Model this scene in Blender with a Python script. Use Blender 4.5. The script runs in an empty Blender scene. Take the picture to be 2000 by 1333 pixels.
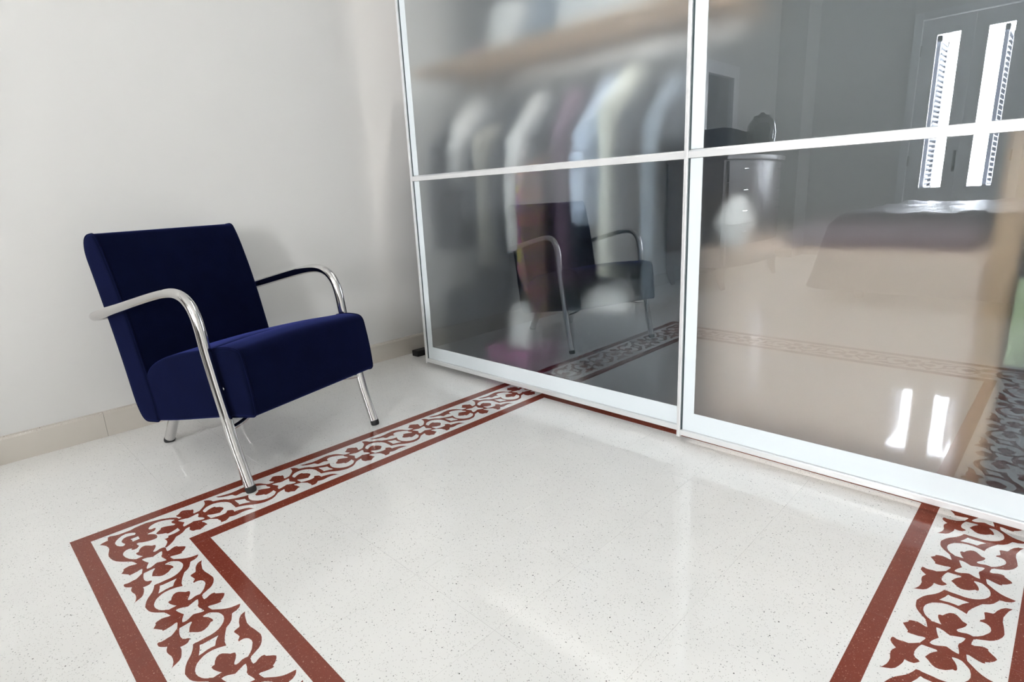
import bpy, bmesh, math, json
from mathutils import Vector, Matrix
from mathutils.geometry import tessellate_polygon

# ------------------------------------------------------------------ camera, world, light, exposure
scene = bpy.context.scene
COL = scene.collection
H = 0.92
F_PX = 1115.609
YAW, PIT, ROL = 0.78555177, 0.25148306, -0.04702125
_f = Vector((-math.sin(YAW) * math.cos(PIT), math.cos(YAW) * math.cos(PIT), -math.sin(PIT)))
_r = Vector((math.cos(YAW), math.sin(YAW), 0))
_u = _r.cross(_f)
_c, _s = math.cos(ROL), math.sin(ROL)
CR = _c * _r + _s * _u
CU = -_s * _r + _c * _u
cam_d = bpy.data.cameras.new('camera')
cam_d.sensor_width = 36
cam_d.lens = 36 * F_PX / 2000
cam_d.clip_start = 0.02
cam = bpy.data.objects.new('camera', cam_d)
COL.objects.link(cam)
M = Matrix((CR, CU, -_f)).transposed().to_4x4()
M.translation = Vector((0, 0, H))
cam.matrix_world = M
scene.camera = cam

SKY = 17.0
world = bpy.data.worlds.new('sky')
scene.world = world
world.use_nodes = True
bg = world.node_tree.nodes['Background']
bg.inputs[0].default_value = (0.97, 0.98, 1.0, 1)
bg.inputs[1].default_value = SKY

def area(name, loc, rot, sx, sy, power, col=(1, 1, 1), portal=False):
    l = bpy.data.lights.new(name, 'AREA')
    l.shape = 'RECTANGLE'
    l.size, l.size_y = sx, sy
    l.energy = power
    l.color = col
    if portal:
        l.cycles.is_portal = True
    o = bpy.data.objects.new(name, l)
    COL.objects.link(o)
    o.location = loc
    o.rotation_euler = rot
    return o

R90 = math.radians(90)
# daylight portals in the window openings of the wall behind the camera (daylight comes only through the openings)
area('window_portal', (-1.065, -4.36, 1.45), (R90, 0, math.pi * 0), 1.1, 2.3, 1, portal=True)
area('window_portal', (1.65, -4.36, 1.7), (R90, 0, 0), .9, 1.6, 1, portal=True)  # portal of the added second window
# added fill lights, unseen behind the sliding doors, to brighten the closet
area('closet_fill', (-1.2, 2.3, 2.9), (0, 0, 0), 1.2, 0.2, 3.5, (1.0, 0.97, 0.93))
area('closet_strip_fill', (-1.6, 2.06, 1.535), (math.radians(35), 0, 0), 1.6, 0.06, 1.3, (1.0, 0.98, 0.95))  # added fill under the shelf, lifts the hanging clothes
area('closet_fill', (-0.1, 2.3, 2.9), (0, 0, 0), 1.2, 0.2, 6, (1.0, 0.97, 0.93))

vs = scene.view_settings
vs.view_transform = 'Standard'
vs.look = 'None'
vs.gamma = 1
vs.use_curve_mapping = False
vs.exposure = 1.96
scene.cycles.max_bounces = 14
scene.cycles.transmission_bounces = 10
scene.cycles.glossy_bounces = 6
scene.cycles.diffuse_bounces = 6
scene.cycles.caustics_refractive = True
scene.cycles.sample_clamp_indirect = 12

# ------------------------------------------------------------------ helpers
def mat(name, base, rough=0.5, metal=0.0, spec=0.5, coat=0.0, sheen=0.0, sheen_tint=None, noise=None, bump=None, emit=None):
    m = bpy.data.materials.new(name)
    m.use_nodes = True
    nt = m.node_tree
    b = nt.nodes['Principled BSDF']
    b.inputs['Base Color'].default_value = (*base, 1)
    b.inputs['Roughness'].default_value = rough
    b.inputs['Metallic'].default_value = metal
    b.inputs['Specular IOR Level'].default_value = spec
    b.inputs['Coat Weight'].default_value = coat
    b.inputs['Coat Roughness'].default_value = 0.05
    b.inputs['Sheen Weight'].default_value = sheen
    if sheen_tint:
        b.inputs['Sheen Tint'].default_value = (*sheen_tint, 1)
        b.inputs['Sheen Roughness'].default_value = 0.42
    if noise or bump:
        geo = nt.nodes.new('ShaderNodeNewGeometry')
        n = nt.nodes.new('ShaderNodeTexNoise')
        nt.links.new(geo.outputs['Position'], n.inputs['Vector'])
    if noise:
        sc, amt = noise
        n.inputs['Scale'].default_value = sc
        n.inputs['Detail'].default_value = 6
        mx = nt.nodes.new('ShaderNodeMix')
        mx.data_type = 'RGBA'
        mx.inputs[6].default_value = (*[c * (1 - amt) for c in base], 1)
        mx.inputs[7].default_value = (*[min(1, c * (1 + amt)) for c in base], 1)
        nt.links.new(n.outputs['Fac'], mx.inputs[0])
        nt.links.new(mx.outputs[2], b.inputs['Base Color'])
    if bump:
        sc, st, dist = bump
        n2 = nt.nodes.new('ShaderNodeTexNoise')
        nt.links.new(geo.outputs['Position'], n2.inputs['Vector'])
        n2.inputs['Scale'].default_value = sc
        n2.inputs['Detail'].default_value = 4
        bp = nt.nodes.new('ShaderNodeBump')
        bp.inputs['Strength'].default_value = st
        bp.inputs['Distance'].default_value = dist
        nt.links.new(n2.outputs['Fac'], bp.inputs['Height'])
        nt.links.new(bp.outputs['Normal'], b.inputs['Normal'])
    return m

def terrazzo(name, base, chips, rough, spec=0.75):
    """polished stone: fine speckle from three voronoi layers; chips = [(scale, threshold, colour)]"""
    m = bpy.data.materials.new(name)
    m.use_nodes = True
    nt = m.node_tree
    b = nt.nodes['Principled BSDF']
    b.inputs['Roughness'].default_value = rough
    b.inputs['Specular IOR Level'].default_value = spec
    geo = nt.nodes.new('ShaderNodeNewGeometry')
    cur = None
    n = nt.nodes.new('ShaderNodeTexNoise')
    n.inputs['Scale'].default_value = 7
    n.inputs['Detail'].default_value = 5
    nt.links.new(geo.outputs['Position'], n.inputs['Vector'])
    mx = nt.nodes.new('ShaderNodeMix')
    mx.data_type = 'RGBA'
    mx.inputs[6].default_value = (*[c * 0.95 for c in base], 1)
    mx.inputs[7].default_value = (*[min(1, c * 1.04) for c in base], 1)
    nt.links.new(n.outputs['Fac'], mx.inputs[0])
    cur = mx.outputs[2]
    for sc, th, prob, colr in chips:
        v = nt.nodes.new('ShaderNodeTexVoronoi')
        v.inputs['Scale'].default_value = sc
        nt.links.new(geo.outputs['Position'], v.inputs['Vector'])
        lt = nt.nodes.new('ShaderNodeMath'); lt.operation = 'LESS_THAN'
        lt.inputs[1].default_value = th
        nt.links.new(v.outputs['Distance'], lt.inputs[0])
        sp = nt.nodes.new('ShaderNodeSeparateColor')
        nt.links.new(v.outputs['Color'], sp.inputs[0])
        l2 = nt.nodes.new('ShaderNodeMath'); l2.operation = 'LESS_THAN'
        l2.inputs[1].default_value = prob
        nt.links.new(sp.outputs[0], l2.inputs[0])
        mu = nt.nodes.new('ShaderNodeMath'); mu.operation = 'MULTIPLY'
        nt.links.new(lt.outputs[0], mu.inputs[0]); nt.links.new(l2.outputs[0], mu.inputs[1])
        mm = nt.nodes.new('ShaderNodeMix'); mm.data_type = 'RGBA'
        nt.links.new(mu.outputs[0], mm.inputs[0])
        nt.links.new(cur, mm.inputs[6])
        mm.inputs[7].default_value = (*colr, 1)
        cur = mm.outputs[2]
    nt.links.new(cur, b.inputs['Base Color'])
    return m

MATS = {}
MATS['floor'] = terrazzo('white_terrazzo', (0.875, 0.868, 0.848),
    [(330, 0.33, 0.20, (0.60, 0.59, 0.57)), (170, 0.24, 0.12, (0.42, 0.42, 0.41)), (110, 0.16, 0.06, (0.22, 0.22, 0.22)), (75, 0.12, 0.08, (0.08, 0.08, 0.08))], 0.055)
MATS['red'] = terrazzo('red_brown_terrazzo', (0.222, 0.049, 0.030),
    [(420, 0.35, 0.25, (0.30, 0.105, 0.07)), (260, 0.30, 0.12, (0.42, 0.17, 0.11)), (150, 0.2, 0.05, (0.55, 0.30, 0.22))], 0.12, 0.45)
MATS['skirt'] = terrazzo('beige_terrazzo', (0.60, 0.56, 0.50),
    [(260, 0.35, 0.3, (0.47, 0.42, 0.36)), (150, 0.3, 0.15, (0.70, 0.67, 0.62)), (90, 0.16, 0.1, (0.16, 0.13, 0.11))], 0.25)
MATS['wall'] = mat('painted_wall', (0.675, 0.668, 0.648), 0.7, noise=(1.5, 0.02), bump=(60, 0.08, 0.002))
MATS['wall_grey'] = mat('closet_wall', (0.12, 0.13, 0.135), 0.8, noise=(2, 0.04))
MATS['ceil'] = mat('ceiling_paint', (0.85, 0.85, 0.83), 0.8, noise=(1, 0.01))
MATS['chrome'] = mat('chrome', (0.66, 0.65, 0.645), 0.045, 1.0, noise=(3, 0.01))
MATS['alu'] = mat('satin_aluminium', (0.86, 0.865, 0.87), 0.32, 0.55, noise=(5, 0.01))
MATS['rubber'] = mat('black_rubber', (0.012, 0.012, 0.013), 0.6, noise=(30, 0.2))
MATS['gasket'] = mat('dark_gasket', (0.03, 0.05, 0.055), 0.5, noise=(30, 0.2))
MATS['velvet'] = mat('navy_velvet', (0.0022, 0.0036, 0.016), 0.9, spec=0.03, sheen=0.55, sheen_tint=(0.065, 0.085, 0.36), noise=(14, 0.35), bump=(900, 0.15, 0.0006))
MATS['margin'] = mat('white_lacquered_glass', (0.73, 0.79, 0.82), 0.06, spec=0.5, noise=(2, 0.01))
MATS['white'] = mat('white_gloss_paint', (0.76, 0.77, 0.78), 0.35, noise=(4, 0.02))
MATS['iron'] = mat('dark_bronze', (0.05, 0.045, 0.035), 0.4, 0.8, noise=(20, 0.2))
MATS['grey_wood'] = mat('dark_lacquered_wood', (0.26, 0.22, 0.21), 0.3, noise=(8, 0.12))
MATS['silver'] = mat('silver_leaf', (0.95, 0.95, 0.95), 0.35, 0.1, noise=(12, 0.15))
MATS['mirror'] = mat('mirror_glass', (0.8, 0.82, 0.82), 0.01, 1.0, noise=(2, 0.005))
MATS['vase'] = mat('black_glaze', (0.02, 0.022, 0.025), 0.08, coat=0.5, noise=(10, 0.2))
MATS['quilt'] = mat('brown_quilt', (0.09, 0.075, 0.075), 0.35, spec=0.6, sheen=0.3, sheen_tint=(0.8, 0.8, 0.85), noise=(25, 0.4), bump=(22, 0.5, 0.01))
MATS['pine'] = mat('pale_oak', (0.62, 0.42, 0.27), 0.45, noise=(9, 0.12))
MATS['beige'] = mat('beige_laminate', (0.82, 0.655, 0.555), 0.6, noise=(3, 0.05))
def cloth(n, c, am=0.12): return mat(n, c, 0.9, spec=0.1, noise=(35, am), bump=(30, 0.3, 0.01))
MATS['c_white'] = cloth('white_cotton', (0.88, 0.88, 0.88), 0.04)
MATS['c_blue'] = cloth('pale_blue_cotton', (0.62, 0.72, 0.90), 0.05)
MATS['c_cream'] = cloth('cream_cotton', (0.85, 0.86, 0.76), 0.05)
MATS['c_beige'] = cloth('beige_linen', (0.50, 0.48, 0.42))
MATS['c_grey'] = cloth('grey_blue_wool', (0.26, 0.31, 0.37))
MATS['c_dark'] = cloth('charcoal_wool', (0.05, 0.06, 0.075))
MATS['c_slate'] = cloth('slate_wool', (0.13, 0.15, 0.17))
MATS['c_magenta'] = cloth('magenta_cloth', (0.45, 0.10, 0.30))
MATS['c_pink'] = cloth('pink_cloth', (0.75, 0.50, 0.60))
MATS['c_red'] = cloth('dull_red_cloth', (0.35, 0.12, 0.13))
MATS['c_mauve'] = cloth('mauve_cloth', (0.22, 0.15, 0.21))
MATS['c_mauve2'] = cloth('dusty_mauve_cloth', (0.25, 0.21, 0.23))
MATS['c_green'] = cloth('pale_green_card', (0.42, 0.50, 0.33), 0.15)

def plaid():
    m = bpy.data.materials.new('purple_yellow_plaid')
    m.use_nodes = True
    nt = m.node_tree
    b = nt.nodes['Principled BSDF']
    b.inputs['Roughness'].default_value = 0.9
    tc = nt.nodes.new('ShaderNodeNewGeometry')
    sep = nt.nodes.new('ShaderNodeSeparateXYZ')
    nt.links.new(tc.outputs['Position'], sep.inputs[0])
    def band(sock, freq, th):
        a = nt.nodes.new('ShaderNodeMath'); a.operation = 'MULTIPLY'; a.inputs[1].default_value = freq
        nt.links.new(sock, a.inputs[0])
        f = nt.nodes.new('ShaderNodeMath'); f.operation = 'FRACT'
        nt.links.new(a.outputs[0], f.inputs[0])
        g = nt.nodes.new('ShaderNodeMath'); g.operation = 'LESS_THAN'; g.inputs[1].default_value = th
        nt.links.new(f.outputs[0], g.inputs[0])
        return g.outputs[0]
    y = band(sep.outputs['Y'], 75, 0.28)
    z = band(sep.outputs['Z'], 95, 0.28)
    zz = band(sep.outputs['Z'], 9, 0.5)
    mx = nt.nodes.new('ShaderNodeMix'); mx.data_type = 'RGBA'
    mx.inputs[6].default_value = (0.20, 0.07, 0.32, 1)
    mx.inputs[7].default_value = (0.40, 0.07, 0.30, 1)
    nt.links.new(zz, mx.inputs[0])
    mm = nt.nodes.new('ShaderNodeMath'); mm.operation = 'MAXIMUM'
    nt.links.new(y, mm.inputs[0]); nt.links.new(z, mm.inputs[1])
    ml = nt.nodes.new('ShaderNodeMath'); ml.operation = 'MULTIPLY'; ml.inputs[1].default_value = 0.8
    nt.links.new(mm.outputs[0], ml.inputs[0])
    m2 = nt.nodes.new('ShaderNodeMix'); m2.data_type = 'RGBA'
    nt.links.new(ml.outputs[0], m2.inputs[0])
    nt.links.new(mx.outputs[2], m2.inputs[6])
    m2.inputs[7].default_value = (0.68, 0.62, 0.14, 1)
    nt.links.new(m2.outputs[2], b.inputs['Base Color'])
    return m
MATS['plaid'] = plaid()

def glass_face(name, rough, tint, ior=1.45, refl_ior=1.45):
    m = bpy.data.materials.new(name)
    m.use_nodes = True
    nt = m.node_tree
    nt.nodes.remove(nt.nodes['Principled BSDF'])
    out = nt.nodes['Material Output']
    rf = nt.nodes.new('ShaderNodeBsdfRefraction')
    rf.inputs['Color'].default_value = (*tint, 1)
    rf.inputs['Roughness'].default_value = rough
    rf.inputs['IOR'].default_value = ior
    gl = nt.nodes.new('ShaderNodeBsdfGlossy')
    gl.inputs['Color'].default_value = (0.86, 0.92, 1.0, 1)
    gl.inputs['Roughness'].default_value = rough
    fr = nt.nodes.new('ShaderNodeFresnel')
    fr.inputs['IOR'].default_value = refl_ior
    mx = nt.nodes.new('ShaderNodeMixShader')
    nt.links.new(fr.outputs[0], mx.inputs[0])
    nt.links.new(rf.outputs[0], mx.inputs[1])
    nt.links.new(gl.outputs[0], mx.inputs[2])
    nt.links.new(mx.outputs[0], out.inputs[0])
    return m
MATS['glass_front'] = glass_face('polished_glass_face', 0.0, (0.93, 0.96, 0.95), refl_ior=2.5)
MATS['glass_back'] = glass_face('etched_glass_face', 0.4, (0.96, 0.97, 0.97), refl_ior=1.2)

def thin_glass():
    m = bpy.data.materials.new('window_glass')
    m.use_nodes = True
    nt = m.node_tree
    nt.nodes.remove(nt.nodes['Principled BSDF'])
    tr = nt.nodes.new('ShaderNodeBsdfTransparent')
    gl = nt.nodes.new('ShaderNodeBsdfGlossy'); gl.inputs['Roughness'].default_value = 0
    lw = nt.nodes.new('ShaderNodeFresnel'); lw.inputs['IOR'].default_value = 1.45
    mx = nt.nodes.new('ShaderNodeMixShader')
    nt.links.new(lw.outputs[0], mx.inputs[0]); nt.links.new(tr.outputs[0], mx.inputs[1]); nt.links.new(gl.outputs[0], mx.inputs[2])
    nt.links.new(mx.outputs[0], nt.nodes['Material Output'].inputs[0])
    return m
MATS['pane'] = thin_glass()

def link(name, me, mats, parent=None, smooth=False):
    if not isinstance(mats, (list, tuple)):
        mats = [mats]
    for k in mats:
        if len(me.materials) < len(mats):
            me.materials.append(MATS[k])
    o = bpy.data.objects.new(name, me)
    COL.objects.link(o)
    if parent:
        o.parent = parent
    if smooth:
        for p in me.polygons:
            p.use_smooth = True
    return o

def finish(bm, name, mats, parent=None, smooth=False, bevel=0, seg=2):
    if bevel:
        bmesh.ops.bevel(bm, geom=list(bm.edges), offset=bevel, segments=seg, profile=0.5, affect='EDGES', clamp_overlap=True)
    me = bpy.data.meshes.new(name)
    bm.to_mesh(me)
    bm.free()
    return link(name, me, mats, parent, smooth)

def add_box(bm, x0, x1, y0, y1, z0, z1, mi=0):
    vs_ = [bm.verts.new(p) for p in ((x0, y0, z0), (x1, y0, z0), (x1, y1, z0), (x0, y1, z0), (x0, y0, z1), (x1, y0, z1), (x1, y1, z1), (x0, y1, z1))]
    for q in ((0, 3, 2, 1), (4, 5, 6, 7), (0, 1, 5, 4), (1, 2, 6, 5), (2, 3, 7, 6), (3, 0, 4, 7)):
        f = bm.faces.new([vs_[i] for i in q]); f.material_index = mi
    return vs_

def box(name, x0, x1, y0, y1, z0, z1, m, parent=None, bevel=0, kind=None):
    bm = bmesh.new()
    add_box(bm, x0, x1, y0, y1, z0, z1)
    o = finish(bm, name, m, parent, bevel=bevel)
    if kind:
        o['kind'] = kind
    return o

def prism(name, pts, axis, a, b, m, parent=None, bevel=0, smooth=False):
    """extrude a 2D outline; axis 'x': pts=(y,z); 'y': pts=(x,z); 'z': pts=(x,y)"""
    bm = bmesh.new()
    def P(p, t):
        return {'x': (t, p[0], p[1]), 'y': (p[0], t, p[1]), 'z': (p[0], p[1], t)}[axis]
    A = [bm.verts.new(P(p, a)) for p in pts]
    B = [bm.verts.new(P(p, b)) for p in pts]
    n = len(pts)
    bm.faces.new(A); bm.faces.new(B[::-1])
    for i in range(n):
        bm.faces.new((A[i], B[i], B[(i + 1) % n], A[(i + 1) % n]))
    bmesh.ops.recalc_face_normals(bm, faces=bm.faces)
    return finish(bm, name, m, parent, smooth=smooth, bevel=bevel)

def tube_bm(bm, pts, r, seg=16, caps=True, mi=0):
    pts = [Vector(p) for p in pts]
    rings = []
    up = None
    n = len(pts)
    rr = r if isinstance(r, (list, tuple)) else [r] * n
    for i, p in enumerate(pts):
        t = (pts[min(i + 1, n - 1)] - pts[max(i - 1, 0)]).normalized()
        if up is None:
            up = Vector((0, 0, 1)) if abs(t.z) < 0.9 else Vector((1, 0, 0))
            up = (up - t * up.dot(t)).normalized()
        else:
            up = (up - t * up.dot(t)).normalized()
        s = t.cross(up)
        rings.append([bm.verts.new(p + rr[i] * (math.cos(2 * math.pi * k / seg) * up + math.sin(2 * math.pi * k / seg) * s)) for k in range(seg)])
    for a, b in zip(rings, rings[1:]):
        for k in range(seg):
            f = bm.faces.new((a[k], a[(k + 1) % seg], b[(k + 1) % seg], b[k])); f.smooth = True; f.material_index = mi
    if caps:
        f = bm.faces.new(rings[0][::-1]); f.material_index = mi
        f = bm.faces.new(rings[-1]); f.material_index = mi
    bmesh.ops.recalc_face_normals(bm, faces=bm.faces)

def lathe(name, prof, loc, m, parent=None, seg=32):
    bm = bmesh.new()
    rings = []
    for r, z in prof:
        rings.append([bm.verts.new((loc[0] + r * math.cos(2 * math.pi * k / seg), loc[1] + r * math.sin(2 * math.pi * k / seg), loc[2] + z)) for k in range(seg)])
    for a, b in zip(rings, rings[1:]):
        for k in range(seg):
            bm.faces.new((a[k], a[(k + 1) % seg], b[(k + 1) % seg], b[k])).smooth = True
    bm.faces.new(rings[0][::-1]); bm.faces.new(rings[-1])
    bmesh.ops.recalc_face_normals(bm, faces=bm.faces)
    return finish(bm, name, m, parent)

def catmull(pts, n=8, closed=False):
    P = [Vector(p) for p in pts]
    out = []
    N = len(P)
    rng = range(N) if closed else range(N - 1)
    for i in rng:
        if closed:
            a, b, c, d = P[i - 1], P[i], P[(i + 1) % N], P[(i + 2) % N]
        else:
            a, b, c, d = P[max(i - 1, 0)], P[i], P[i + 1], P[min(i + 2, N - 1)]
        for k in range(n):
            t = k / n
            out.append(0.5 * ((2 * b) + (c - a) * t + (2 * a - 5 * b + 4 * c - d) * t * t + (3 * b - a - 3 * c + d) * t ** 3))
    if not closed:
        out.append(P[-1])
    return out

def thing(name, label, cat, loc=(0, 0, 0), rz=0, group=None):
    o = bpy.data.objects.new(name, None)
    o.empty_display_size = 0.1
    COL.objects.link(o)
    o.location = loc
    o.rotation_euler = (0, 0, rz)
    tag(o, label, cat, group)
    return o

def tag(o, label, cat, group=None):
    o['label'] = label
    o['category'] = cat
    if group:
        o['group'] = group
    return o

# ------------------------------------------------------------------ room shell
XL, XR, YB, YC, ZC = -2.85, 2.4, -4.3, 2.50, 3.15
floor = box('floor', XL - .1, XR, YB, YC, -0.12, -0.0015, 'floor', kind='structure')
box('ceiling', XL - .1, XR, YB, YC, ZC, ZC + .1, 'ceil', kind='structure')
box('wall_left', XL - .1, XL, YB, YC, -0.0015, ZC, 'wall', kind='structure')
box('wall_right', XR, XR + .1, YB, YC, -0.12, ZC, 'wall', kind='structure')
box('wall_closet', XL, XR, YC, YC + .1, -0.12, ZC + .1, 'wall_grey', kind='structure')
# window wall behind the camera, pierced by the balcony door and an added second window
WX0, WX1, WZ1 = -1.515, -0.615, 2.505
VX0, VX1, VZ0, VZ1 = 1.2, 2.1, 0.9, 2.5
bm = bmesh.new()
y0, y1 = YB - .25, YB
add_box(bm, XL - .1, WX0, y0, y1, -.12, ZC)
add_box(bm, WX0, WX1, y0, y1, WZ1, ZC)
add_box(bm, WX0, WX1, y0, y1, -.12, 0.0)
add_box(bm, WX1, VX0, y0, y1, -.12, ZC)
add_box(bm, VX0, VX1, y0, y1, -.12, VZ0)
add_box(bm, VX0, VX1, y0, y1, VZ1, ZC)
add_box(bm, VX1, XR + .1, y0, y1, -.12, ZC)
w = finish(bm, 'wall_back', 'wall'); w['kind'] = 'structure'
# pilaster between the side wall and the window wall
w = box('trim_1', XL, -2.545, YB, -3.89, -0.0015, ZC, 'wall', kind='structure')
w = box('trim_2', XL, -2.535, YB, -3.88, 0, 0.11, 'skirt', kind='structure')

# baseboard in separate stone lengths
bb = bpy.data.objects.new('baseboard_left', None); COL.objects.link(bb); bb['kind'] = 'structure'
def skirt_len(y0, y1):
    prof = [(XL, 0), (XL + .014, 0), (XL + .014, .098), (XL + .010, .106), (XL, .110)]
    bm = bmesh.new()
    A = [bm.verts.new((x, y0 + .0005, z)) for x, z in prof]
    B = [bm.verts.new((x, y1 - .0005, z)) for x, z in prof]
    bm.faces.new(A); bm.faces.new(B[::-1])
    for i in range(5):
        bm.faces.new((A[i], B[i], B[(i + 1) % 5], A[(i + 1) % 5]))
    bmesh.ops.recalc_face_normals(bm, faces=bm.faces)
    finish(bm, 'baseboard_tile', 'skirt', bb)
yy = 0.381 - 0.6 * 7
while yy < 2.45:
    skirt_len(max(yy, -3.88), min(yy + 0.6, 2.5))
    yy += 0.6
box('baseboard_back', -2.535, -1.60, YB, YB + .014, 0, .11, 'skirt', kind='structure')

# ------------------------------------------------------------------ floor tiles
PAT = json.loads('{"t":{"F":[[-189,363],[-166,386],[-169,410],[-169,429],[-171,445],[-188,434],[-212,423],[-239,413],[-268,409],[-278,418],[-280,435],[-312,448],[-343,470],[-355,493],[-349,512],[-326,533],[-299,554],[-293,573],[-285,582],[-255,577],[-225,562],[-201,546],[-185,536],[-172,535],[-163,545],[-167,564],[-180,591],[-180,612],[-176,628],[-152,638],[-106,630],[-80,631],[-80,649],[-99,678],[-107,701],[-102,722],[-84,725],[-66,744],[-47,766],[-29,778],[-3,767],[22,748],[38,729],[42,720],[58,723],[63,707],[58,682],[49,657],[39,633],[43,619],[73,624],[104,632],[119,638],[161,639],[143,624],[127,606],[122,584],[125,564],[129,552],[141,553],[165,572],[190,585],[219,593],[239,593],[248,585],[245,572],[260,559],[282,538],[298,505],[298,483],[285,461],[257,437],[237,416],[210,425],[181,436],[159,449],[139,465],[131,469],[121,462],[123,442],[127,416],[129,391],[131,378],[140,374],[115,366],[73,380],[55,386],[44,383],[45,369],[56,345],[60,322],[64,300],[64,277],[45,278],[27,265],[-19,233],[-34,245],[-54,260],[-77,262],[-87,280],[-96,310],[-91,331],[-80,357],[-79,374],[-101,368],[-137,357],[-147,350]],"S":[[-116,423],[-118,443],[-110,467],[-93,493],[-85,507],[-97,530],[-109,556],[-120,579],[-119,594],[-88,588],[-55,577],[-37,566],[-7,565],[25,574],[53,580],[72,581],[70,566],[64,544],[53,524],[46,507],[56,488],[73,464],[82,446],[85,430],[79,415],[57,419],[28,431],[0,447],[-14,454],[-38,443],[-72,432],[-98,425]],"U":[[133,376],[162,366],[200,357],[234,353],[269,357],[288,371],[294,387],[307,399],[323,390],[346,372],[352,349],[351,331],[348,318],[378,317],[398,313],[436,301],[466,289],[488,270],[502,246],[512,226],[524,208],[502,223],[467,237],[432,243],[397,244],[359,235],[327,232],[303,237],[283,246],[270,251],[259,236],[239,217],[219,206],[191,205],[175,211],[175,222],[182,235],[181,256],[174,282],[173,306],[154,329],[136,348],[118,366]],"K":[[93,621],[104,632],[128,657],[158,688],[182,721],[195,751],[201,783],[204,806],[207,818],[231,806],[247,793],[266,763],[269,739],[276,725],[308,712],[342,697],[371,675],[388,654],[401,635],[434,618],[469,600],[505,584],[550,568],[595,563],[580,531],[570,503],[564,471],[565,437],[574,405],[593,376],[614,350],[647,329],[676,317],[708,313],[742,317],[775,329],[794,341],[827,373],[851,383],[860,364],[834,342],[811,320],[786,297],[756,277],[729,266],[686,260],[651,258],[618,269],[580,284],[541,307],[511,332],[484,353],[451,371],[421,384],[393,393],[389,411],[393,428],[392,459],[391,490],[393,518],[387,552],[374,584],[352,613],[322,641],[286,660],[252,668],[216,665],[181,655],[155,636],[135,616],[125,605]],"D":[[438,428],[445,445],[444,476],[443,507],[442,539],[443,560],[458,547],[489,525],[524,509],[533,502],[530,480],[531,446],[540,414],[543,389],[544,385],[511,400],[476,415],[450,422]],"V":[[329,809],[374,789],[427,776],[473,766],[532,768],[582,778],[629,785],[673,790],[711,782],[752,764],[782,743],[802,721],[816,694],[831,668],[841,647],[855,643],[834,627],[826,629],[803,655],[773,680],[735,700],[711,712],[681,716],[652,710],[635,699],[623,681],[621,660],[626,644],[605,645],[592,657],[574,669],[542,665],[497,656],[485,666],[478,685],[472,706],[458,714],[420,724],[376,744],[344,769],[336,788]]},"c":{"G":[[837,391],[813,367],[775,343],[725,325],[674,318],[642,321],[612,336],[592,360],[590,384],[605,407],[628,396],[642,416],[640,440],[616,461],[599,467],[572,459],[548,459],[543,479],[567,508],[581,539],[592,572],[595,606],[592,626],[567,639],[531,643],[496,631],[463,603],[445,580],[431,597],[432,625],[426,648],[400,668],[372,673],[366,660],[371,641],[361,622],[331,618],[303,636],[284,662],[271,695],[267,725],[277,760],[292,793],[314,825],[347,853],[389,864],[433,874],[384,899],[328,889],[303,866],[275,835],[255,803],[233,771],[220,737],[205,686],[192,634],[196,578],[204,522],[221,483],[221,430],[220,377],[210,345],[189,307],[196,289],[230,279],[260,275],[266,248],[273,223],[290,199],[319,222],[358,241],[400,249],[438,250],[481,239],[537,223],[583,216],[633,221],[682,230],[726,247],[755,267],[786,292],[828,332],[861,363],[865,391]],"W":[[831,633],[826,635],[793,658],[749,679],[705,682],[673,673],[674,690],[670,709],[638,720],[638,743],[639,772],[630,810],[612,845],[598,873],[570,883],[567,913],[591,921],[613,903],[640,880],[681,843],[703,808],[717,766],[763,737],[793,711],[823,678],[841,650],[848,648]],"Hk":[[373,313],[342,325],[308,352],[276,387],[262,421],[272,454],[292,485],[314,502],[338,501],[353,487],[340,456],[330,424],[342,393],[375,369],[402,363],[434,370],[463,380],[486,370],[490,352],[471,332],[438,316],[395,311]],"R":[[410,438],[410,507],[442,505],[470,505],[476,443],[437,445]]}}')
LX = [-1.968, -1.670]
NX = [-1.670, -1.3737, -1.0774, -0.7912, -0.505, -0.219]
RX = [-0.219, 0.065]
NY = [0.403, 0.695, 0.987, 1.279, 1.571, 1.863]
RY = [0.403, 0.6916, 0.9803, 1.281, 1.5817, 1.863]
SY = [0.1164, 0.403]
FY = [1.863, 2.163]

def fill(bm, pts, z, mi):
    tri = tessellate_polygon([[Vector((p[0], p[1], 0)) for p in pts]])
    vs_ = [bm.verts.new((p[0], p[1], z)) for p in pts]
    for t in tri:
        try:
            f = bm.faces.new([vs_[i] for i in t])
        except ValueError:
            continue
        f.material_index = mi
        f.normal_update()
        if f.normal.z < 0:
            f.normal_flip()

G = 0.00018
def clip(bm):
    for co, no in (((0, 0, 0), (-1, 0, 0)), ((1, 0, 0), (1, 0, 0)), ((0, 0, 0), (0, -1, 0)), ((0, 1, 0), (0, 1, 0))):
        bmesh.ops.bisect_plane(bm, geom=bm.verts[:] + bm.edges[:] + bm.faces[:], plane_co=co, plane_no=no, clear_outer=True)

def poly(k, du=0.0, src='t'):
    return [(p[0] / 1000 + du, p[1] / 1000) for p in PAT[src][k]]

def strip_pts(u0, u1, v0, v1):
    return [(u0, v0), (u1, v0), (u1, v1), (u0, v1)]

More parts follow.
